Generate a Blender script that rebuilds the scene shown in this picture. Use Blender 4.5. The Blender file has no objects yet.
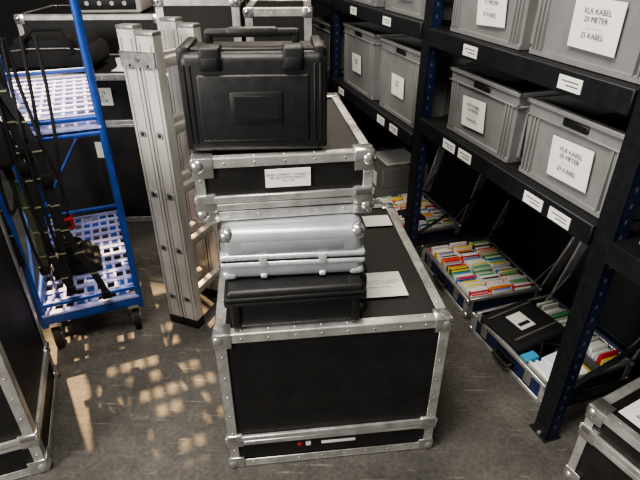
import bpy, bmesh, math, random
from mathutils import Vector, Matrix, Euler
random.seed(7)
R90=math.radians(90)
# ---------------------------------------------------------------- materials
MC={}
def mat(name,col,rough=.5,metal=0.,var=.0,scale=20.,bump=0.,bscale=200.,stretch=None,spec=.5):
    if name in MC: return MC[name]
    m=bpy.data.materials.new(name); m.use_nodes=True
    nt=m.node_tree; b=nt.nodes['Principled BSDF']
    b.inputs['Base Color'].default_value=(*col,1)
    b.inputs['Roughness'].default_value=rough
    b.inputs['Metallic'].default_value=metal
    b.inputs['Specular IOR Level'].default_value=spec
    tc=nt.nodes.new('ShaderNodeTexCoord')
    mp=nt.nodes.new('ShaderNodeMapping'); nt.links.new(tc.outputs['Object'],mp.inputs[0])
    if stretch: mp.inputs['Scale'].default_value=stretch
    if var>0:
        n=nt.nodes.new('ShaderNodeTexNoise'); n.inputs['Scale'].default_value=scale; n.inputs['Detail'].default_value=6
        n.inputs['Roughness'].default_value=.65
        nt.links.new(mp.outputs[0],n.inputs['Vector'])
        r=nt.nodes.new('ShaderNodeValToRGB')
        r.color_ramp.elements[0].position=.3; r.color_ramp.elements[1].position=.7
        r.color_ramp.elements[0].color=(*[c*(1-var) for c in col],1)
        r.color_ramp.elements[1].color=(*[min(1,c*(1+var)) for c in col],1)
        nt.links.new(n.outputs[0],r.inputs[0]); nt.links.new(r.outputs[0],b.inputs['Base Color'])
        mr=nt.nodes.new('ShaderNodeMapRange'); mr.inputs[3].default_value=max(0,rough-.12); mr.inputs[4].default_value=min(1,rough+.15)
        nt.links.new(n.outputs[0],mr.inputs[0]); nt.links.new(mr.outputs[0],b.inputs['Roughness'])
    if bump>0:
        n2=nt.nodes.new('ShaderNodeTexNoise'); n2.inputs['Scale'].default_value=bscale; n2.inputs['Detail'].default_value=3
        nt.links.new(tc.outputs['Object'],n2.inputs['Vector'])
        bp=nt.nodes.new('ShaderNodeBump'); bp.inputs['Strength'].default_value=bump; bp.inputs['Distance'].default_value=.002
        nt.links.new(n2.outputs[0],bp.inputs['Height']); nt.links.new(bp.outputs[0],b.inputs['Normal'])
    MC[name]=m; return m
ALU=mat('brushed_aluminium',(.60,.59,.57),.34,.70,.30,14,.15,120)
ALUL=mat('ladder_aluminium',(.68,.66,.62),.42,.45,.25,10,.15,120,(1,1,.25))
ALUD=mat('worn_aluminium',(.34,.335,.33),.42,.7,.3,30,.2,90)
CHR=mat('chrome_steel',(.74,.73,.71),.22,.92,.1,30)
PAN=mat('black_laminate_panel',(.011,.0102,.0098),.5,0,.4,9,.35,260)
PLA=mat('black_polymer',(.013,.013,.0135),.42,0,.2,30,.3,420)
PLD=mat('black_polymer_dark',(.005,.005,.006),.55)
GRY=mat('grey_crate_plastic',(.195,.195,.192),.5,0,.10,12,.1,150)
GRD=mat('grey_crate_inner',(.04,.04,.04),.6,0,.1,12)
PAP=mat('white_paper',(.82,.81,.77),.7,0,.04,30)
INK=mat('black_ink',(.02,.02,.02),.7)
NAV=mat('black_painted_steel',(.008,.0085,.011),.5,.1,.3,20)
BLS=mat('dark_blue_painted_steel',(.008,.016,.05),.45,.1,.3,20)
BLU=mat('blue_painted_steel',(.02,.07,.32),.38,.1,.25,18)
LAV=mat('sunlit_blue_lattice',(.36,.38,.70),.5,0,.15,20)  # blue steel lattice with sunlight put into its pale violet colour
SIL=mat('silver_case_shell',(.46,.49,.515),.32,.5,.10,9,.2,300)
SILB=mat('silver_case_band',(.70,.74,.76),.26,.55,.06,20)
SILP=mat('silver_case_panel',(.38,.405,.43),.40,.45,.10,12,.2,300)
BLK=mat('black_fabric',(.010,.010,.011),.85,0,.3,60,.5,300)
RUB=mat('black_rubber',(.01,.01,.01),.7)
RED=mat('red_plastic',(.5,.025,.025),.4)
# ---------------------------------------------------------------- mesh builder
class B:
    def __init__(s): s.bm=bmesh.new(); s.m=[]
    def mi(s,m):
        if m not in s.m: s.m.append(m)
        return s.m.index(m)
    def _merge(s,t,m,M=None,smooth=False):
        if M is not None: bmesh.ops.transform(t,matrix=M,verts=t.verts)
        i=s.mi(m)
        for f in t.faces: f.material_index=i; f.smooth=smooth
        me=bpy.data.meshes.new('tmp'); t.to_mesh(me); t.free(); s.bm.from_mesh(me); bpy.data.meshes.remove(me)
    def box(s,lo,hi,m,bev=0.,seg=2,M=None,smooth=False):
        t=bmesh.new(); bmesh.ops.create_cube(t,size=1)
        lo=Vector(lo);hi=Vector(hi);c=(lo+hi)/2;d=hi-lo
        for v in t.verts: v.co=Vector((v.co.x*d.x+c.x,v.co.y*d.y+c.y,v.co.z*d.z+c.z))
        if bev>0: bmesh.ops.bevel(t,geom=t.edges[:],offset=min(bev,min(abs(d.x),abs(d.y),abs(d.z))*.49),segments=seg,profile=.5,affect='EDGES')
        s._merge(t,m,M,smooth)
    def bar(s,a,b,w,h,m,up=(0,0,1),bev=0.):
        a=Vector(a);b=Vector(b);z=(b-a);L=z.length;z.normalize()
        u=Vector(up)
        if abs(u.dot(z))>.98: u=Vector((1,0,0))
        x=u.cross(z).normalized(); y=z.cross(x)
        M=Matrix((x,y,z)).transposed().to_4x4(); M.translation=a
        s.box((-w/2,-h/2,0),(w/2,h/2,L),m,bev,2,M)
    def cyl(s,a,b,r,m,n=16,r2=None):
        a=Vector(a);b=Vector(b);z=b-a;L=z.length
        t=bmesh.new(); bmesh.ops.create_cone(t,cap_ends=True,segments=n,radius1=r,radius2=r if r2 is None else r2,depth=L)
        M=z.to_track_quat('Z','Y').to_matrix().to_4x4(); M.translation=(a+b)/2
        s._merge(t,m,M,True)
    def sph(s,c,r,m,sc=(1,1,1),n=12):
        t=bmesh.new(); bmesh.ops.create_uvsphere(t,u_segments=n,v_segments=max(6,n//2+2),radius=r)
        M=Matrix.Translation(c)@Matrix.Diagonal((*sc,1)); s._merge(t,m,M,True)
    def tube(s,pts,r,m,n=8):
        for i in range(len(pts)-1):
            s.cyl(pts[i],pts[i+1],r,m,n)
            if i>0: s.sph(pts[i],r,m,n=8)
    def poly(s,pts,faces,m,smooth=False):
        t=bmesh.new(); vs=[t.verts.new(p) for p in pts]
        for f in faces: t.faces.new([vs[i] for i in f])
        bmesh.ops.recalc_face_normals(t,faces=t.faces); s._merge(t,m,None,smooth)
    def done(s,name,loc=(0,0,0),rz=0.,parent=None,rot=None):
        me=bpy.data.meshes.new(name); s.bm.to_mesh(me); s.bm.free()
        for m in s.m: me.materials.append(m)
        try: me.set_sharp_from_angle(angle=math.radians(40))
        except Exception: pass
        o=bpy.data.objects.new(name,me); bpy.context.scene.collection.objects.link(o)
        o.location=loc; o.rotation_euler=rot if rot else (0,0,rz)
        if parent: o.parent=parent
        return o
def text(parent,name,body,loc,size,rot,m=INK,align='CENTER'):
    cu=bpy.data.curves.new(name,'FONT'); cu.body=body; cu.size=size; cu.align_x=align; cu.align_y='CENTER'; cu.resolution_u=2
    cu.materials.append(m); o=bpy.data.objects.new(name,cu); bpy.context.scene.collection.objects.link(o)
    o.location=loc;o.rotation_euler=rot;o.parent=parent;return o
FR=(R90,0,0)          # facing -Y local
FX=(R90,0,-R90)       # facing -X local
# ---------------------------------------------------------------- flight case
def ballcorner(b,c,sx,sy,sz,r=.024):
    p=Vector(c)+Vector((sx*.5,sy*.5,sz*.82))*r
    b.sph(p,r*.95,CHR)
    for ax in range(3):
        s_=[sx,sy,sz]; lo=[0,0,0];hi=[0,0,0]
        for j in range(3):
            if j==ax: a0=-.004*s_[j]; a1=.004*s_[j]
            else: a0=-.002*s_[j]; a1=r*2.1*s_[j]
            lo[j]=c[j]+min(a0,a1);hi[j]=c[j]+max(a0,a1)
        b.box(lo,hi,CHR,.006,2)
def latch(b,c,face,s=.055):
    if face=='-y': M=Matrix.Translation(c)
    elif face=='+x': M=Matrix.Translation(c)@Matrix.Rotation(R90,4,'Z')
    else: M=Matrix.Translation(c)@Matrix.Rotation(-R90,4,'Z')
    b.box((-s,-.004,-s*.9),(s,.004,s*.9),CHR,.003,1,M)
    b.box((-s*.8,-.0055,-s*.7),(s*.8,0,s*.7),ALUD,.002,1,M)
    b.box((-s*.62,-.014,-s*.16),(s*.62,-.004,s*.16),CHR,.004,2,M)
    b.box((-s*.25,-.018,-s*.45),(s*.25,-.004,s*.45),CHR,.006,2,M)
    for x in (-1,1):
        for z in (-1,1):
            b.sph(M@Vector((x*s*.88,-.005,z*s*.78)),.004,ALU,n=6)
def flight_case(name,w,d,h,loc,rz,joint,e=.03,ball=.024,latches=(),balls_joint=True,panel=PAN,rivets=True):
    b=B(); g=.006
    b.box((g,g,g),(w-g,d-g,h-g),panel)
    for y in (0,d):
        for z in (0,h):
            y0,y1=(0,.004) if y==0 else (d-.004,d); 
            z0,z1=(0,e) if z==0 else (h-e,h)
            b.box((e*.5,y0,z0),(w-e*.5,y1,z1),ALU,.0015,1)
            yy0,yy1=(0,e) if y==0 else (d-e,d); zz0,zz1=(0,.004) if z==0 else (h-.004,h)
            b.box((e*.5,yy0,zz0),(w-e*.5,yy1,zz1),ALU,.0015,1)
            b.cyl((e,y0+.003 if y==0 else d-.003,z0+.003 if z==0 else h-.003),(w-e,y0+.003 if y==0 else d-.003,z0+.003 if z==0 else h-.003),.004,ALU,8)
    for x in (0,w):
        for z in (0,h):
            x0,x1=(0,.004) if x==0 else (w-.004,w); z0,z1=(0,e) if z==0 else (h-e,h)
            b.box((x0,e*.5,z0),(x1,d-e*.5,z1),ALU,.0015,1)
            xx0,xx1=(0,e) if x==0 else (w-e,w); zz0,zz1=(0,.004) if z==0 else (h-.004,h)
            b.box((xx0,e*.5,zz0),(xx1,d-e*.5,zz1),ALU,.0015,1)
    for x in (0,w):
        for y in (0,d):
            x0,x1=(0,.004) if x==0 else (w-.004,w); y0,y1=(0,e) if y==0 else (d-e,d)
            b.box((x0,y0,e*.5),(x1,y1,h-e*.5),ALU,.0015,1)
            xx0,xx1=(0,e) if x==0 else (w-e,w); yy0,yy1=(0,.004) if y==0 else (d-.004,d)
            b.box((xx0,yy0,e*.5),(xx1,yy1,h-e*.5),ALU,.0015,1)
    if joint:
        for (z0,z1,p) in ((joint-.022,joint-.002,.004),(joint+.001,joint+.022,.006)):
            b.box((-p,-p,z0),(w+p,.006,z1),ALU,.002,1); b.box((-p,d-.006,z0),(w+p,d+p,z1),ALU,.002,1)
            b.box((-p,0,z0),(.006,d,z1),ALU,.002,1); b.box((w-.006,0,z0),(w+p,d,z1),ALU,.002,1)
    for x,sx in ((0,1),(w,-1)):
        for y,sy in ((0,1),(d,-1)):
            for z,sz in ((0,1),(h,-1)): ballcorner(b,(x,y,z),sx,sy,sz,ball)
            if joint and balls_joint:
                b.box((min(x,x+sx*.05)-.006,min(y,y+sy*.05)-.006,joint-.028),(max(x,x+sx*.05)+.006,max(y,y+sy*.05)+.006,joint+.028),CHR,.008,2)
    if rivets:
        n=int(w/.09)
        for i in range(1,n+1):
            x=w*i/(n+1)
            for z in (e*.55,h-e*.55): b.sph((x,-.0005,z),.0035,CHR,(1,.6,1),6)
            b.sph((x,e*.6,h+.0005),.0035,CHR,(1,1,.6),6)
        n=int(d/.1)
        for i in range(1,n+1):
            y=d*i/(n+1)
            for x in (e*.6,w-e*.6): b.sph((x,y,h+.0005),.0035,CHR,(1,1,.6),6)
            b.sph((w+.0005,y,h-e*.55),.0035,CHR,(.6,1,1),6)
        n=int(h/.09)
        for i in range(1,n+1):
            z=h*i/(n+1)
            for x in (e*.55,w-e*.55): b.sph((x,-.0005,z),.0035,CHR,(1,.6,1),6)
    return b.done(name,(loc[0],loc[1],loc[2]+.003),rz)
A7=math.radians(6.6)
# big case
big=flight_case('flight_case',.722,.80,.60,(-.312,1.142,0),A7,.135,e=.034,latches=(('+x',(.724,.2,.135)),('+x',(.724,.6,.135))))
b=B()
b.box((.43,.13,.6005),(.62,.27,.6018),PAP); b.box((.57,.60,.6005),(.68,.69,.6015),PAP)
lab=b.done('paper_label',(0,0,0),0,big)
text(lab,'label_text','FLIGHTCASE LIGHT 2x 10 METER\nvoor verhuur intern magazijn\n- - - - - - - - - - - -\nset compleet 14 stuks',(.525,.20,.6022),.0115,(0,0,0))
b=B(); b.sph((.245,.005,.082),.009,RED,(1,.25,1)); b.box((.265,.003,.073),(.283,.007,.091),PAP,.001); b.box((.32,.003,.076),(.44,.007,.088),PAP,.001)
b.done('logo_sticker',(0,0,0),0,big)
# small black case lying flat
def flat_hard_case(name,w,d,h,loc,rz):
    b=B(); zl=h*.76
    b.box((.014,.014,0),(w-.014,d-.014,zl-.004),PLA,.020,4,smooth=True)
    b.box((0,0,zl-.014),(w,d,zl-.001),PLA,.005,2); b.box((0,0,zl+.001),(w,d,zl+.014),PLA,.005,2)
    b.box((.006,.006,zl),(w-.006,d-.006,h),PLA,.014,4,smooth=True)
    for x in (.03,w-.03): b.box((x-.012,.006,.01),(x+.012,.018,zl-.014),PLA,.004,2)
    b.box((w-.005,d*.15,zl-.035),(w+.012,d*.35,zl+.02),PLA,.005,2)
    b.box((w-.005,d*.6,zl-.035),(w+.012,d*.8,zl+.02),PLA,.005,2)
    b.tube([(w,d*.38,zl-.02),(w+.03,d*.39,zl-.03),(w+.03,d*.56,zl-.03),(w,d*.57,zl-.02)],.007,PLA)
    return b.done(name,loc,rz)
flat_hard_case('small_equipment_case',.412,.43,.143,(-.272,1.150,.604),A7)
# silver case
b=B(); w,d,h=.412,.37,.163
b.box((0,0,0),(w,d,h*.47),SIL,.026,6,smooth=True)
b.box((0,0,h*.38),(w,d,h),SIL,.034,8,smooth=True)
for (z0,z1,p) in ((.26,.375,.003),(.405,.52,.003)):
    b.box((-p,-p,h*z0),(w+p,d+p,h*z1),SILB,.008,3,smooth=True)
b.box((.002,.002,h*.365),(w-.002,d-.002,h*.415),PLD)
for x0,x1 in ((-.002,.046),(w-.046,w+.002)):
    b.box((x0,-.002,h*.70),(x1,.05,h+.0012),CHR,.030,6,smooth=True)
    b.box((x0,-.002,-.0005),(x1,.04,h*.2),SILB,.02,5,smooth=True)
for x in (.12,.29):
    b.box((x-.012,-.006,h*.30),(x+.012,.004,h*.50),SILB,.003,2)
    b.box((x-.010,-.004,.006),(x+.010,.01,.02),SILB,.003,1)
b.box((.06,-.001,h*.56),(w-.06,.012,h*.78),SILP,.004,2)
b.box((.05,.05,h-.002),(w-.05,d-.05,h+.0005),SILP,.001,1)
b.done('silver_hard_case',(-.281,1.213,.749),math.radians(5))
# second flight case
fc=flight_case('low_flight_case',.492,.62,.186,(-.338,1.262,.914),math.radians(8),.055,e=.028,ball=.026,latches=(('+x',(.494,.3,.055)),))
b=B(); b.box((.19,-.002,.095),(.315,.001,.148),PAP); b.done('paper_label',(0,0,0),0,fc)
text(fc,'label_text','MIXER COMPACT / CAMERA 11\nMIC-BIZ NOODTASJE ETC\nset nr. 04',(.2525,-.003,.123),.0088,FR)
# upright polymer case on top
b=B(); w,d,h=.374,.19,.262
b.box((.006,.05,.0),(w-.006,d,h-.004),PLA,.025,5,smooth=True)
b.box((-.003,.052,0),(w+.003,.064,h+.002),PLA,.007,3); b.box((-.003,.038,0),(w+.003,.050,h+.002),PLA,.007,3)
b.box((.004,.0,.002),(w-.004,.045,h-.004),PLA,.022,5,smooth=True)
b.box((.045,-.004,.035),(w-.045,.01,h-.055),PLA,.008,3)
b.box((.125,-.008,.085),(w-.115,.0,.165),PLA,.005,2); b.box((.135,-.0085,.095),(w-.125,-.006,.155),PLD,.002,1)
for x in (.018,.032,w-.032,w-.018): b.box((x-.003,-.003,.03),(x+.003,.01,h-.03),PLA,.002,1)
for x in (.085,w-.085):
    b.box((x-.026,-.008,h-.046),(x+.026,.06,h+.010),PLA,.006,3)
    b.box((x-.019,-.012,h-.042),(x+.019,-.004,h-.014),PLD,.003,2)
for x in (.02,w-.02):
    b.box((x-.014,.02,h-.02),(x+.014,d-.01,h+.008),PLA,.006,2)
for x in (.075,w-.075): b.bar((x,.10,h-.01),(x,.09,h+.030),.02,.022,PLA,bev=.005)
b.bar((.065,.09,h+.030),(w-.065,.09,h+.030),.022,.02,PLA,bev=.008)
b.bar((.12,.09,h+.031),(w-.12,.09,h+.031),.027,.025,PLA,bev=.010)
for x in (.08,w-.08): b.box((x-.035,d-.02,0),(x+.035,d+.008,.03),PLA,.005,2)
b.done('hard_equipment_case',(-.354,1.290,1.1065),math.radians(4))
# ---------------------------------------------------------------- left case (tall, foreground)
AL=math.radians(20.9); 
wl,dl,hl=.75,.486,1.06
loc=Vector((-.946,1.134,0))-Vector((math.cos(AL),math.sin(AL),0))*wl
flight_case('tall_flight_case',wl,dl,hl,loc,AL,.16,e=.035,ball=.028,latches=(('-y',(wl-.12,-.004,.16)),('-y',(wl-.55,-.004,.16)),('-y',(wl-.12,-.004,.75))))
# ---------------------------------------------------------------- right foreground case
AR=math.radians(28)
dR=.45; wR=.6; hR=.35
P=Vector((.843,1.113,0))
dy=Vector((-math.sin(AR),math.cos(AR),0))
loc=P-dy*dR
rc=flight_case('utility_flight_case',wR,dR,hR,loc,AR,.24,e=.03,ball=.026,latches=(('-x',(-.003,dR-.13,.24)),('-x',(-.003,dR-.36,.24))))
b=B(); b.box((.05,dR-.19,hR),(.17,dR-.06,hR+.0015),PAP); b.done('paper_label',(0,0,0),0,rc)
text(rc,'label_text','KABEL\nSET 3',(.11,dR-.125,hR+.0022),.026,(0,0,math.radians(-15)))
# ---------------------------------------------------------------- ladder (folded, two sections side by side)
b=B(); L=.25; HT=1.335
for sec,x0 in ((0,0.),(1,.081)):
    top=HT-sec*.02
    for y in (0,L):
        b.box((x0,y,0.02),(x0+.076,y+.004,top),ALUL,.001,1)
        b.box((x0,y,0.02),(x0+.004,y+.050,top),ALUL,.001,1); b.box((x0+.072,y,0.02),(x0+.076,y+.050,top),ALUL,.001,1)
        for xx in (.012,.060): b.box((x0+xx,y-.0015,.05),(x0+xx+.004,y,top-.04),ALUD)
        b.box((x0-.002,y-.003,0),(x0+.078,y+.053,.045),RUB,.004,2)
        b.box((x0-.001,y-.002,top-.012),(x0+.077,y+.052,top+.004),ALUD,.004,2)
    for i in range(5):
        z=.16+i*.26
        b.box((x0+.022,.0,z-.018),(x0+.054,L,z+.018),ALUL,.004,2)
        b.box((x0+.022,-.003,z-.012),(x0+.054,.0,z+.012),ALUD,.004,1)
        b.sph((x0+.038,-.004,z),.007,PLD,(1,.4,1),8)
b.box((.0,0,HT-.14),(.155,-.005,HT-.085),ALUD,.003,1)
b.cyl((.078,-.012,HT-.11),(.078,L+.05,HT-.11),.008,CHR,10)
b.done('folding_ladder',(-.725,1.945,.002),0,rot=(math.radians(-1.0),math.radians(-1.0),math.radians(-22)))
# ---------------------------------------------------------------- blue trolley
AC=math.radians(23)
b=B(); w,d,ht=.40,.90,1.85
r=.0135
for x in (0,w):
    for y in (0,d): b.cyl((x,y,.14),(x,y,ht),r,BLU,12)
for z in (.17,.25,.97,1.03,1.6,ht):
    for y in (0,d): b.cyl((0,y,z),(w,y,z),r*.85,BLU,10)
    for x in (0,w): b.cyl((x,0,z),(x,d,z),r*.85,BLU,10)
b.box((-.01,-.012,.155),(w+.01,.012,.20),BLU,.004,2)
b.box((w-.012,0,.155),(w+.012,d,.20),BLU,.004,2)
for x in (0,w):
    b.cyl((x,0,.30),(x,d,.92),r*.6,BLU,8); b.cyl((x,d*.5,.25),(x,d*.5,.97),r*.6,BLU,8)
b.cyl((0,d,.3),(w,d,.9),r*.6,BLU,8)
for z in (.195,.985):
    n=9
    for i in range(n+1):
        x=w*i/n; b.box((x-.007,0,z),(x+.007,d,z+.012),LAV,.002,1)
    n=11
    for i in range(n+1):
        y=d*i/n; b.box((0,y-.016,z+.004),(w,y+.016,z+.016),LAV,.002,1)
    for i in range(n):
        y=d*(i+.5)/n
        for j in range(9):
            if (i*5+j*3+i*j)%7 in (0,2,5): b.box((w*j/9,y-.027,z+.001),(w*(j+1)/9,y+.027,z+.008),BLU)  # plates added in some cells to make the floor's sun dapples irregular
for x in (.03,w-.03):
    for y in (.04,d-.04):
        b.cyl((x-.014,y,.055),(x+.014,y,.055),.055,RUB,20); b.cyl((x-.016,y,.055),(x+.016,y,.055),.03,ALUD,14)
        for s_ in (-.02,.02): b.box((x+s_-.002,y-.02,.05),(x+s_+.002,y+.02,.125),CHR,.001,1)
        b.box((x-.03,y-.03,.12),(x+.03,y+.03,.145),CHR,.003,1)
C0=Vector((-.831,1.89,0))-Vector((math.cos(AC),math.sin(AC),0))*w
cart=b.done('blue_trolley',C0,AC)
def onC(x,y,z): return C0+Vector((math.cos(AC)*x-math.sin(AC)*y, math.sin(AC)*x+math.cos(AC)*y, z))
b=B()
b.box((0,0,0),(.22,.20,.05),BLK,.02,4,smooth=True)
b.box((.01,.02,.045),(.19,.17,.10),BLK,.02,4,smooth=True)
b.tube([(.05,.02,.09),(.07,.05,.13),(.12,.07,.13),(.15,.03,.09),(.2,.0,.04)],.010,BLK)
b.tube([(.0,.1,.06),(.05,.12,.12),(.1,.1,.13),(.16,.13,.09)],.008,mat('grey_strap',(.12,.12,.12),.8))
for k in range(3):
    b.tube([(.10+.045*math.cos(a)*(1+.1*k),.10+.05*math.sin(a),.105+.012*k) for a in [j*.52 for j in range(13)]],.006,RUB,6)
b.done('black_gear_pouch',onC(.04,.26,.212),AC)
b=B()
b.box((0,0,0),(.09,.06,.07),RED,.008,3); b.box((.012,-.003,.02),(.078,.002,.055),PLD,.002,1); b.box((.02,.01,.068),(.07,.05,.08),PLD,.006,2)
b.tube([(.018,.03,.07),(.018,.03,.11),(.072,.03,.11),(.072,.03,.07)],.006,PLD)
b.done('red_battery_box',onC(.05,.76,.212),AC)
# webbing straps hanging from the trolley rail
b=B(); OL=mat('olive_webbing',(.05,.06,.032),.85,0,.3,60)
def ribbon(pts,wd,m):
    V_=[];F_=[]
    for i,p in enumerate(pts):
        p=Vector(p); V_.append(p+Vector((-wd/2,0,0))); V_.append(p+Vector((wd/2,0,0)))
        V_.append(p+Vector((wd/2,.004,0))); V_.append(p+Vector((-wd/2,.004,0)))
        if i:
            a=4*(i-1);c=4*i
            for k in range(4): F_.append((a+k,a+(k+1)%4,c+(k+1)%4,c+k))
    F_.append((0,1,2,3));n=len(V_);F_.append((n-4,n-3,n-2,n-1))
    b.poly(V_,F_,m)
for s_,(x0,ph,m) in enumerate(((.03,0,BLK),(.075,1.2,OL),(.12,2.3,BLK),(.05,3.5,BLK),(.095,4.6,BLK))):
    pts=[(x0+.018*math.sin(i*.5+ph)+.003*i*(s_-1.2),-.024-.008*s_,1.33-i*.055) for i in range(int(16+s_*1))]
    ribbon(pts,.028,m)
    for i in range(1,len(pts)-1,2):
        p=pts[i]; b.box((p[0]-.016,p[1]-.002,p[2]-.003),(p[0]+.016,p[1]-.0005,p[2]+.003),mat('pale_stitching',(.20,.22,.14),.8))
    p=pts[5+s_]; b.box((p[0]-.02,p[1]-.010,p[2]-.025),(p[0]+.02,p[1]+.002,p[2]+.02),PLD,.004,2)
    p=pts[-1]; b.box((p[0]-.018,p[1]-.006,p[2]-.03),(p[0]+.018,p[1]+.006,p[2]+.01),PLD,.004,2)
# black cables looped over the rail
for k in range(5):
    x0=.0+.045*k; dp=.62+.09*((k*3)%4)
    b.tube([(x0+.012*math.sin(t_*.9+k)+ .07*(t_/12.), -.035-.012*(k%3), 1.33-dp*math.sin(math.pi*t_/12.)) for t_ in range(13)],.006,RUB,6)
b.box((-.005,-.07,1.31),(.16,-.018,1.35),BLK,.01,3)
b.box((-.05,-.07,1.02),(.06,-.02,1.28),BLK,.02,3,smooth=True)
b.box((.01,-.085,.90),(.09,-.03,1.08),BLK,.02,3,smooth=True)
b.done('strap_harness',onC(0,0,0),AC)
# ---------------------------------------------------------------- back-left cases
bc=flight_case('rack_flight_case',1.0,.62,.945,(-1.82,2.93,0),math.radians(3),.66,e=.035,ball=.028,latches=(('-y',(.30,-.004,.66)),('-y',(.75,-.004,.66)),('-y',(.30,-.004,.3))))
b=B(); b.box((.46,-.004,.77),(.62,0,.87),PAP); b.box((.46,-.004,.45),(.53,0,.55),PAP); b.done('paper_label',(0,0,0),0,bc)
text(bc,'label_text','RACK 12\nVIDEO\nMONITOR',(.54,-.006,.82),.024,FR)
flight_case('tall_flight_case',.95,.6,1.18,(-2.0,3.62,0),math.radians(2),.6,e=.035,ball=.028)
b=B()
b.box((0,0,0),(.50,.34,.14),BLK,.06,6,smooth=True); b.box((.04,.02,.08),(.46,.30,.18),BLK,.05,6,smooth=True)
b.box((.05,-.014,.02),(.45,.02,.09),BLK,.015,3,smooth=True)
b.tube([(.12,.0,.1),(.12,-.01,.17),(.17,.05,.22),(.33,.05,.22),(.38,-.01,.17),(.38,.0,.1)],.012,BLK)
b.tube([(.03,.012,.11),(.15,-.004,.125),(.35,-.004,.125),(.47,.012,.11)],.004,ALUD)
b.done('equipment_bag',(-1.78,3.0,.952),math.radians(5))
b=B()
for i in range(5): b.box((.01*i,.006*i,.003*i),(.21+.01*i,.297+.006*i,.003*i+.0028),PAP,0,1,Matrix.Rotation(math.radians(6*i-10),4,'Z'))
b.box((.05,.05,.016),(.2,.09,.0175),mat('grey_print',(.2,.2,.2),.7),0)
b.done('paper_stack',(-1.20,3.02,.9525),math.radians(8))
b=B(); GD=mat('grey_device',(.42,.41,.39),.5)
b.box((0,0,0),(.42,.35,.12),GD,.015,3); b.box((.03,-.005,.02),(.39,.005,.1),PLD,.006,2); b.box((.05,.05,.12),(.37,.3,.15),GD,.012,3)
for i in range(4): b.cyl((.08+.08*i,-.014,.06),(.08+.08*i,0,.06),.014,ALUD,12)
b.done('desktop_device',(-1.60,3.65,1.188),math.radians(4))
flight_case('rack_flight_case',.52,.5,1.30,(-1.02,3.44,0),math.radians(2),.9,e=.05,ball=.028,latches=(('-y',(.26,-.004,.9)),))
flight_case('rack_flight_case',.42,.5,1.24,(-.47,3.44,0),math.radians(2),.85,e=.05,ball=.028,latches=(('-y',(.21,-.004,.85)),))
# ---------------------------------------------------------------- shelving rack
AK=math.radians(17.4); K0=Vector((.836,1.258,0))
kd=Vector((-math.sin(AK),math.cos(AK),0)); dd=Vector((math.cos(AK),math.sin(AK),0))
def RK(k,dp,z): return K0+kd*k+dd*dp+Vector((0,0,z))
b=B(); DP=.62; posts=[-1.22,0.,1.185,2.50,3.75]
for k in posts:
    for dp in (0,DP):
        b.box((dp,k-.004,0),(dp+.006,k+.066,2.3),NAV,.001,1)
        b.box((dp,k-.004,0),(dp+.05,k,2.3),BLS,.001,1); b.box((dp,k+.062,0),(dp+.05,k+.066,2.3),NAV,.001,1)
        z=.06
        while z<2.25:
            b.box((dp-.0008,k+.012,z),(dp+.001,k+.02,z+.022),PLD); b.box((dp-.0008,k+.042,z),(dp+.001,k+.05,z+.022),PLD)
            b.box((dp+.020,k-.0046,z),(dp+.028,k-.003,z+.014),mat('slot_steel',(.09,.09,.095),.5))
            z+=.05
        b.box((dp-.015,k-.012,0),(dp+.06,k+.075,.005),NAV,.001,1); b.cyl((dp-.006,k+.03,.0),(dp-.006,k+.03,.014),.007,ALUD,8)
    z=.2
    while z<2.1:
        b.bar((.04,k+.03,z),(DP+.01,k+.03,z+.3),.02,.004,NAV); z+=.6
    for z in (.15,2.2): b.bar((.04,k+.03,z),(DP+.01,k+.03,z),.03,.02,NAV)
def level(k0,k1,z):
    b.box((-.012,k0,z-.07),(.03,k1,z),NAV,.003,1); b.box((DP+.01,k0,z-.07),(DP+.05,k1,z),NAV,.003,1)
    b.box((.0,k0,z-.012),(DP+.04,k1,z-.001),PAN,.001,1)
    n=3
    for i in range(1,n): 
        kk=k0+(k1-k0)*i/n; b.box((0.02,kk-.02,z-.05),(DP,kk+.02,z-.012),NAV)
LV=[(0.066,1.181,.875),(0.066,1.181,1.272),(1.251,2.496,.775),(1.251,2.496,1.285),(-1.154,-.004,.86),(-1.154,-.004,1.272),(2.566,3.746,.775),(2.566,3.746,1.285)]
for l in LV: level(*l)
for l in [(0.066,1.181,2.1),(1.251,2.496,2.1),(-1.154,-.004,2.1),(2.566,3.746,2.1)]: level(*l)
rack=b.done('shelving_rack',K0,AK)
b=B()
for (k,z) in ((.893,.835),(.766,.835),(.328,.835),(.198,.835),(.833,1.235),(.29,1.235),(1.45,.735),(1.62,.735),(2.28,.735),(1.62,1.247),(2.1,1.247)):
    b.box((-.0145,k-.048,z-.020),(-.012,k+.048,z+.020),PAP)
    for j in range(2): b.box((-.0152,k-.036,z+.005-.012*j),(-.0144,k+.034-.02*j,z+.008-.012*j),INK)
b.done('shelf_labels',(0,0,0),0,rack)
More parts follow.
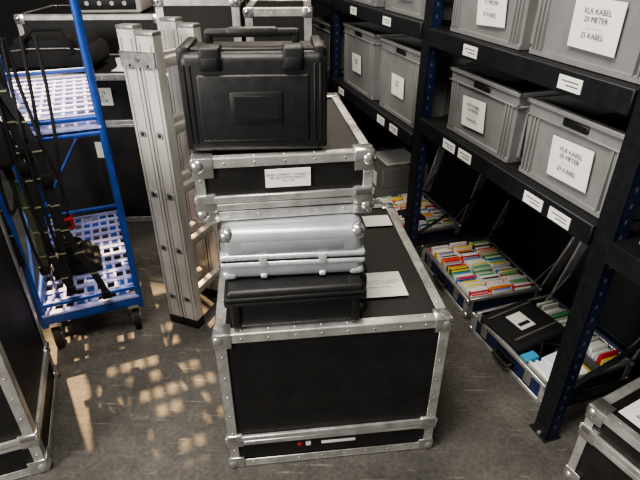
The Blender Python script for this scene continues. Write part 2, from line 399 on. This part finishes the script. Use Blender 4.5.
def crate(k0,w,z,h,label,dp=.03,d=.56,fill=True,lo=.5,ls=1.):
    b=B(); t=.014; e=.008
    def ring(x0,y0,x1,y1,z): return [(x0,y0,z),(x1,y0,z),(x1,y1,z),(x0,y1,z)]
    V_=ring(t,t,d-t,w-t,0)+ring(e*.4,e*.4,d-e*.4,w-e*.4,h)+ring(e*2,e*2,d-e*2,w-e*2,h)+ring(t+.01,t+.01,d-t-.01,w-t-.01,.008)
    F_=[(3,2,1,0)]
    for a in (0,4,8):
        for i in range(4): F_.append((a+i,a+(i+1)%4,a+4+(i+1)%4,a+4+i))
    F_.append((12,13,14,15)); b.poly(V_,F_,GRY)
    for (z0,z1,p) in ((h-.016,h,.006),(h-.055,h-.047,.004)):
        b.box((-p,-p,z0),(.012,w+p,z1),GRY,.003,1); b.box((d-.012,-p,z0),(d+p,w+p,z1),GRY,.003,1)
        b.box((-p,-p,z0),(d+p,.012,z1),GRY,.003,1); b.box((-p,w-.012,z0),(d+p,w+p,z1),GRY,.003,1)
    b.box((.004,.012,.0),(.02,w-.012,.020),GRY,.002,1)
    for y in (.03,.048,.066,w-.066,w-.048,w-.03): b.box((-.002,y-.003,.02),(.02,y+.003,h-.05),GRY,.001,1)
    for x in [.05+.09*i for i in range(6)]:
        for yy in (0,w): b.box((x-.003,min(yy,yy+(.014 if yy==0 else -.014)),.02),(x+.003,max(yy,yy+(.014 if yy==0 else -.014)),h-.05),GRY,.001,1)
    b.box((-.002,w/2-.055,h-.044),(.012,w/2+.055,h-.020),PLD,.004,1)
    b.box((-.006,w/2-.062,h-.05),(.01,w/2+.062,h-.046),GRY,.001,1)
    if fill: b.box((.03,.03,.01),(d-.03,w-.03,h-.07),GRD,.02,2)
    o=b.done('storage_crate',RK(k0,dp,z),AK)
    yc=w*lo; lw=.080*ls; lh=.060*ls
    b=B(); M=Matrix.Translation((-.004,yc,h*.45))@Matrix.Rotation(math.radians(random.uniform(-4,4)),4,'X')@Matrix.Rotation(math.radians(-2.5),4,'Y')
    b.box((-.001,-lw,-lh),(.001,lw,lh),PAP,0,1,M)
    b.done('paper_label',(0,0,0),0,o)
    text(o,'label_text',label,(-.008,yc,h*.46),.0185*ls,FX)
    return o
crate(.045,.455,.876,.265,'XLR KABEL\n20 METER\n- - - - -\n25 KABEL',lo=.46,ls=1.1)
crate(.55,.47,.876,.265,'XLR KABEL\n10 METER\n- - - - -\n20 KABEL',lo=.55,ls=1.)
crate(.06,.51,1.273,.27,'XLR KABEL\n20 METER\n- - - - -\n25 KABEL',lo=.45,ls=1.15)
crate(.60,.49,1.273,.27,'XLR KABEL\n15 METER\n- - - - -\n30 KABEL',lo=.4,ls=1.1)
crate(1.27,.50,.776,.37,'MULTI\nKABEL\n- - -',lo=.5,ls=.9)
crate(1.86,.52,.776,.37,'SPEAKER\nKABEL\n- - -',lo=.5,ls=.9)
crate(1.28,.49,1.286,.27,'DMX\n5 METER',lo=.5,ls=.9)
crate(1.87,.52,1.286,.27,'DMX\n10 METER',lo=.5,ls=.9)
crate(2.6,.5,.776,.32,'STROOM',ls=.8); crate(2.6,.5,1.286,.27,'STROOM',ls=.8)
# ---------------------------------------------------------------- open cases on the floor
cols=[(.85,.84,.8)]*8+[(.55,.54,.50)]*3+[(.78,.03,.02),(.85,.22,.02),(.88,.66,.05),(.05,.2,.6),(.03,.03,.03),(.10,.45,.15),(.80,.62,.10),(.7,.03,.06)]
CM=[mat('cassette_%d'%i,c,.45) for i,c in enumerate(cols)]
BC=mat('dark_blue_laminate',(.014,.024,.07),.45,0,.3,20)
def open_case(name,k0,dp,w,d,h,lidang,rz=0,kind=0):
    b=B(); t=.012
    b.box((0,0,0),(d,w,.01),BC)
    for lo,hi in (((0,0,0),(t,w,h)),((d-t,0,0),(d,w,h)),((0,0,0),(d,t,h)),((0,w-t,0),(d,w,h))): b.box(lo,hi,BC)
    e=.02
    for z0,z1 in ((0,e),(h-e*.8,h+.003)):
        b.box((-.004,-.004,z0),(t,w+.004,z1),ALU,.002,1); b.box((d-t,-.004,z0),(d+.004,w+.004,z1),ALU,.002,1)
        b.box((-.004,-.004,z0),(d+.004,t,z1),ALU,.002,1); b.box((-.004,w-t,z0),(d+.004,w+.004,z1),ALU,.002,1)
    for x in (0,d):
        for y in (0,w):
            b.box((x-.006 if x==0 else x-.03,y-.006 if y==0 else y-.03,0),(x+.03 if x==0 else x+.006,y+.03 if y==0 else y+.006,h),ALU,.004,2)
            b.sph((x,y,.016),.016,CHR); b.sph((x,y,h-.008),.014,CHR)
    b.box((-.010,w/2-.06,h*.35),(-.002,w/2+.06,h*.65),PLD,.004,2)
    b.tube([(-.008,w/2-.05,h*.5),(-.03,w/2-.045,h*.42),(-.03,w/2+.045,h*.42),(-.008,w/2+.05,h*.5)],.007,PLD)
    for y in (w*.2,w*.8): b.box((-.012,y-.02,h*.4),(0,y+.02,h+.0),CHR,.003,2)
    hl=.055; M=Matrix.Translation((d,0,h))@Matrix.Rotation(math.radians(lidang),4,'Y')
    def lb(lo,hi,m,bev=.001): b.box(lo,hi,m,bev,1,M)
    lb((-d,0,hl-.008),(0,w,hl),BC)
    lb((-d,0,0),(-d+t,w,hl),ALU);lb((-t,0,0),(0,w,hl),BC);lb((-d,0,0),(0,t,hl),ALU);lb((-d,w-t,0),(0,w,hl),ALU)
    lb((-d+.02,.02,hl-.012),(-.02,w-.02,hl-.008),PLD)
    for y in (.03,w-.03): b.bar((d-.05,y,h-.01),M@Vector((-.14,y,.02)),.008,.003,ALUD)
    o=b.done(name,RK(k0,dp,0),AK+rz)
    b=B()
    if kind in (0,2):
        rows=3 if kind==0 else 4; rd=(d-2*t-.02)/rows
        for r_ in range(rows):
            x0=t+.01+rd*r_; y=t+.008
            b.box((x0-.003,t,.01),(x0,w-t,h*.8),BLK)
            while y<w-t-.025:
                th=random.choice((.014,.017,.021)); hh=h*random.uniform(.86,1.08); tilt=random.uniform(-6,10)
                mm=random.choice(CM)
                M2=Matrix.Translation((x0+.004,y,.012))@Matrix.Rotation(math.radians(tilt*.5),4,'X')
                b.box((0,0,0),(rd-.014,th*.85,hh),mm,.0015,1,M2)
                b.box((.006,-.0006,hh*.3),(rd-.024,.0,hh*.9),PAP,0,1,M2)
                b.box((.004,.001,hh),(rd-.022,th*.8,hh+.0006),random.choice(CM),0,1,M2)
                y+=th+.002
        if kind==2:
            b.box((.05,w*.2,h),(d*.5,w*.5,h+.03),BLK,.01,3)
    else:
        b.box((.02,.03+w*.45,.012),(d-.12,w-.03,h*.85),PLD,.01,2)
        M2=Matrix.Translation((.02,w*.40,h*.78))@Matrix.Rotation(math.radians(-4),4,'Y')@Matrix.Rotation(math.radians(6),4,'Z')
        b.box((0,0,0),(.28,.25,.045),BLK,.018,4,M2,True)
        b.box((.03,.03,.04),(.25,.22,.05),BLK,.006,3,M2)
        for yy in (.045,.205): b.box((.02,yy,.05),(.26,yy+.008,.0515),ALUD,0,1,M2)
        b.box((.09,.08,.050),(.17,.18,.052),PAP,0,1,M2)
        b.box((.10,.10,.052),(.16,.12,.0525),INK,0,1,M2)
        for i in range(7):
            x=.03+.035*i; b.box((x,.02,.02),(x+.012,.15,h*random.uniform(.8,1.05)),random.choice(CM),.002,1,Matrix.Rotation(math.radians(random.uniform(-3,3)),4,'Z'))
        b.box((.11,.045,h*.85),(.20,.13,h*1.02),mat('white_box',(.82,.83,.85),.5),.003,1,Matrix.Rotation(math.radians(8),4,'Z'))
        b.box((.03,.05,h*.8),(.085,.14,h*1.0),mat('white_box',(.82,.83,.85),.5),.002,1,Matrix.Rotation(math.radians(-6),4,'Z'))
        b.box((.03,.145,h*.8),(.10,.185,h*1.04),mat('light_blue_card',(.06,.36,.62),.5),.002,1,Matrix.Rotation(math.radians(4),4,'Z'))
        b.box((.21,.02,.012),(d-.12,.19,h*.8),mat('grey_foam',(.09,.09,.095),.9),.005,1)
        y=w*.05
        for i in range(26):
            b.box((d-.11,y,.012),(d-.02,y+.013,h*random.uniform(.9,1.15)),random.choice(CM),.001,1); y+=.0165
            if y>w-.03: break
        b.tube([(.1,.16,h),(.14,.2,h+.02),(.2,.18,h+.01),(.25,.12,h+.02),(.2,.07,h+.025)],.005,PLD)
    b.done('case_contents',(0,0,0),0,o)
    return o
open_case('open_tape_case',.72,.10,.52,.40,.105,112,rz=math.radians(-3),kind=0)
open_case('open_accessory_case',.135,.09,.49,.43,.105,108,rz=math.radians(2),kind=1)
open_case('open_tape_case',1.40,.10,.50,.36,.105,105,kind=2)
b=B(); CB=mat('grey_cardboard',(.16,.15,.14),.8,0,.2,10)
b.box((0,0,0),(.35,.4,.26),CB,.004,1); b.box((.15,0,.2602),(.2,.4,.262),mat('tape_strip',(.35,.3,.22),.4)); b.box((-.002,.1,.1),(0,.28,.2),PAP)
b.box((.05,.05,.262),(.3,.3,.275),PAP,.002,1); b.box((-.0005,-.0005,.12),(.3505,.4005,.122),PLD)
b.done('cardboard_box',RK(2.0,.2,0),AK)
b=B(); 
for i in range(4): b.box((0,0,.012*i),(.24,.18,.012*i+.010),[PAP,GRD,PAP,ALUD][i],.002,1,Matrix.Rotation(math.radians(4*i),4,'Z'))
b.done('document_folders',RK(-.26,.03,.861),AK)
# ---------------------------------------------------------------- room
def floor_mat():
    m=bpy.data.materials.new('worn_concrete_floor'); m.use_nodes=True; nt=m.node_tree; bs=nt.nodes['Principled BSDF']
    tc=nt.nodes.new('ShaderNodeTexCoord')
    n1=nt.nodes.new('ShaderNodeTexNoise'); n1.inputs['Scale'].default_value=2.2; n1.inputs['Detail'].default_value=9; n1.inputs['Roughness'].default_value=.7
    n2=nt.nodes.new('ShaderNodeTexNoise'); n2.inputs['Scale'].default_value=60; n2.inputs['Detail'].default_value=4
    mp=nt.nodes.new('ShaderNodeMapping'); mp.inputs['Scale'].default_value=(3,40,1); mp.inputs['Rotation'].default_value=(0,0,.7)
    n3=nt.nodes.new('ShaderNodeTexNoise'); n3.inputs['Scale'].default_value=2; n3.inputs['Detail'].default_value=5
    for n in (n1,n2): nt.links.new(tc.outputs['Object'],n.inputs['Vector'])
    nt.links.new(tc.outputs['Object'],mp.inputs[0]); nt.links.new(mp.outputs[0],n3.inputs['Vector'])
    r=nt.nodes.new('ShaderNodeValToRGB'); r.color_ramp.elements[0].position=.34; r.color_ramp.elements[1].position=.68
    r.color_ramp.elements[0].color=(.046,.043,.039,1); r.color_ramp.elements[1].color=(.140,.132,.119,1)
    nt.links.new(n1.outputs[0],r.inputs[0])
    r3=nt.nodes.new('ShaderNodeValToRGB'); r3.color_ramp.elements[0].position=.62; r3.color_ramp.elements[1].position=.76
    r3.color_ramp.elements[0].color=(0,0,0,1); r3.color_ramp.elements[1].color=(.16,.155,.14,1)
    nt.links.new(n3.outputs[0],r3.inputs[0])
    mx=nt.nodes.new('ShaderNodeMix'); mx.data_type='RGBA'; mx.blend_type='ADD'; mx.inputs[0].default_value=1
    nt.links.new(r.outputs[0],mx.inputs[6]); nt.links.new(r3.outputs[0],mx.inputs[7])
    mx2=nt.nodes.new('ShaderNodeMix'); mx2.data_type='RGBA'; mx2.blend_type='MULTIPLY'; mx2.inputs[0].default_value=.5
    r2=nt.nodes.new('ShaderNodeValToRGB'); r2.color_ramp.elements[0].position=.35; r2.color_ramp.elements[1].position=.6; r2.color_ramp.elements[0].color=(.45,.45,.45,1)
    nt.links.new(n2.outputs[0],r2.inputs[0]); nt.links.new(mx.outputs[2],mx2.inputs[6]); nt.links.new(r2.outputs[0],mx2.inputs[7])
    nt.links.new(mx2.outputs[2],bs.inputs['Base Color'])
    bs.inputs['Roughness'].default_value=.68; bs.inputs['Specular IOR Level'].default_value=.35
    bp=nt.nodes.new('ShaderNodeBump'); bp.inputs['Strength'].default_value=.25; bp.inputs['Distance'].default_value=.004
    nt.links.new(n2.outputs[0],bp.inputs['Height']); nt.links.new(bp.outputs[0],bs.inputs['Normal'])
    return m
b=B(); b.box((-4.5,-2.5,-.1),(4.5,6.2,0),floor_mat()); b.done('floor')
WD=mat('dark_painted_wall',(.022,.021,.021),.8,0,.3,3)
b=B(); b.box((-4.5,6.0,0),(4.5,6.2,3.4),WD); b.done('wall_back')
b=B(); b.box((0,-3.2,0),(.1,6.2,3.4),WD); b.done('wall_right',RK(0,.78,0),AK)
# ---------------------------------------------------------------- lights
def area(name,loc,tgt,sx,sy,e,col):
    l=bpy.data.lights.new(name,'AREA'); l.shape='RECTANGLE'; l.size=sx;l.size_y=sy;l.energy=e;l.color=col
    o=bpy.data.objects.new(name,l); bpy.context.scene.collection.objects.link(o); o.location=loc
    o.rotation_euler=(Vector(tgt)-Vector(loc)).to_track_quat('-Z','Y').to_euler(); return o
area('overhead_fill',(-.5,.6,3.2),(.1,1.5,0),1.6,.4,66,(1,.94,.85))  # overhead fill added above the camera side, not a known fitting
area('overhead_fill',(-.2,3.6,3.2),(0,3.4,0),1.6,.4,38,(1,.88,.72))  # second, warmer overhead fill added over the back
area('left_fill',(-2.6,-1.0,2.0),(.5,1.9,.7),.9,.9,88,(1,.96,.90))  # soft fill added from the left for the crates, no doorway there
def spot(name,T,dr,dist,e,size,col,soft,blend=.3):
    l=bpy.data.lights.new(name,'SPOT'); l.energy=e; l.color=col; l.spot_size=math.radians(size); l.spot_blend=blend; l.shadow_soft_size=soft
    o=bpy.data.objects.new(name,l); bpy.context.scene.collection.objects.link(o)
    T=Vector(T); S=T+Vector(dr).normalized()*dist; o.location=S; o.rotation_euler=(T-S).to_track_quat('-Z','Y').to_euler()
spot('sun_beam',(-1.01,2.0,.45),(-.46,.60,.97),6,6800,9.0,(1,.66,.34),.06,.4)
w=bpy.data.worlds.new('World'); bpy.context.scene.world=w; w.use_nodes=True
w.node_tree.nodes['Background'].inputs[0].default_value=(1,.98,.97,1); w.node_tree.nodes['Background'].inputs[1].default_value=.15
# ---------------------------------------------------------------- camera
c=bpy.data.cameras.new('camera'); co=bpy.data.objects.new('camera',c); bpy.context.scene.collection.objects.link(co)
co.location=(0,0,1.6); co.rotation_euler=(math.radians(59.6),0,0); c.sensor_width=36; c.lens=510/640*36; c.clip_start=.05
bpy.context.scene.camera=co
vs=bpy.context.scene.view_settings; vs.view_transform='AgX'
try: vs.look='AgX - Medium High Contrast'
except Exception: pass
vs.exposure=.5
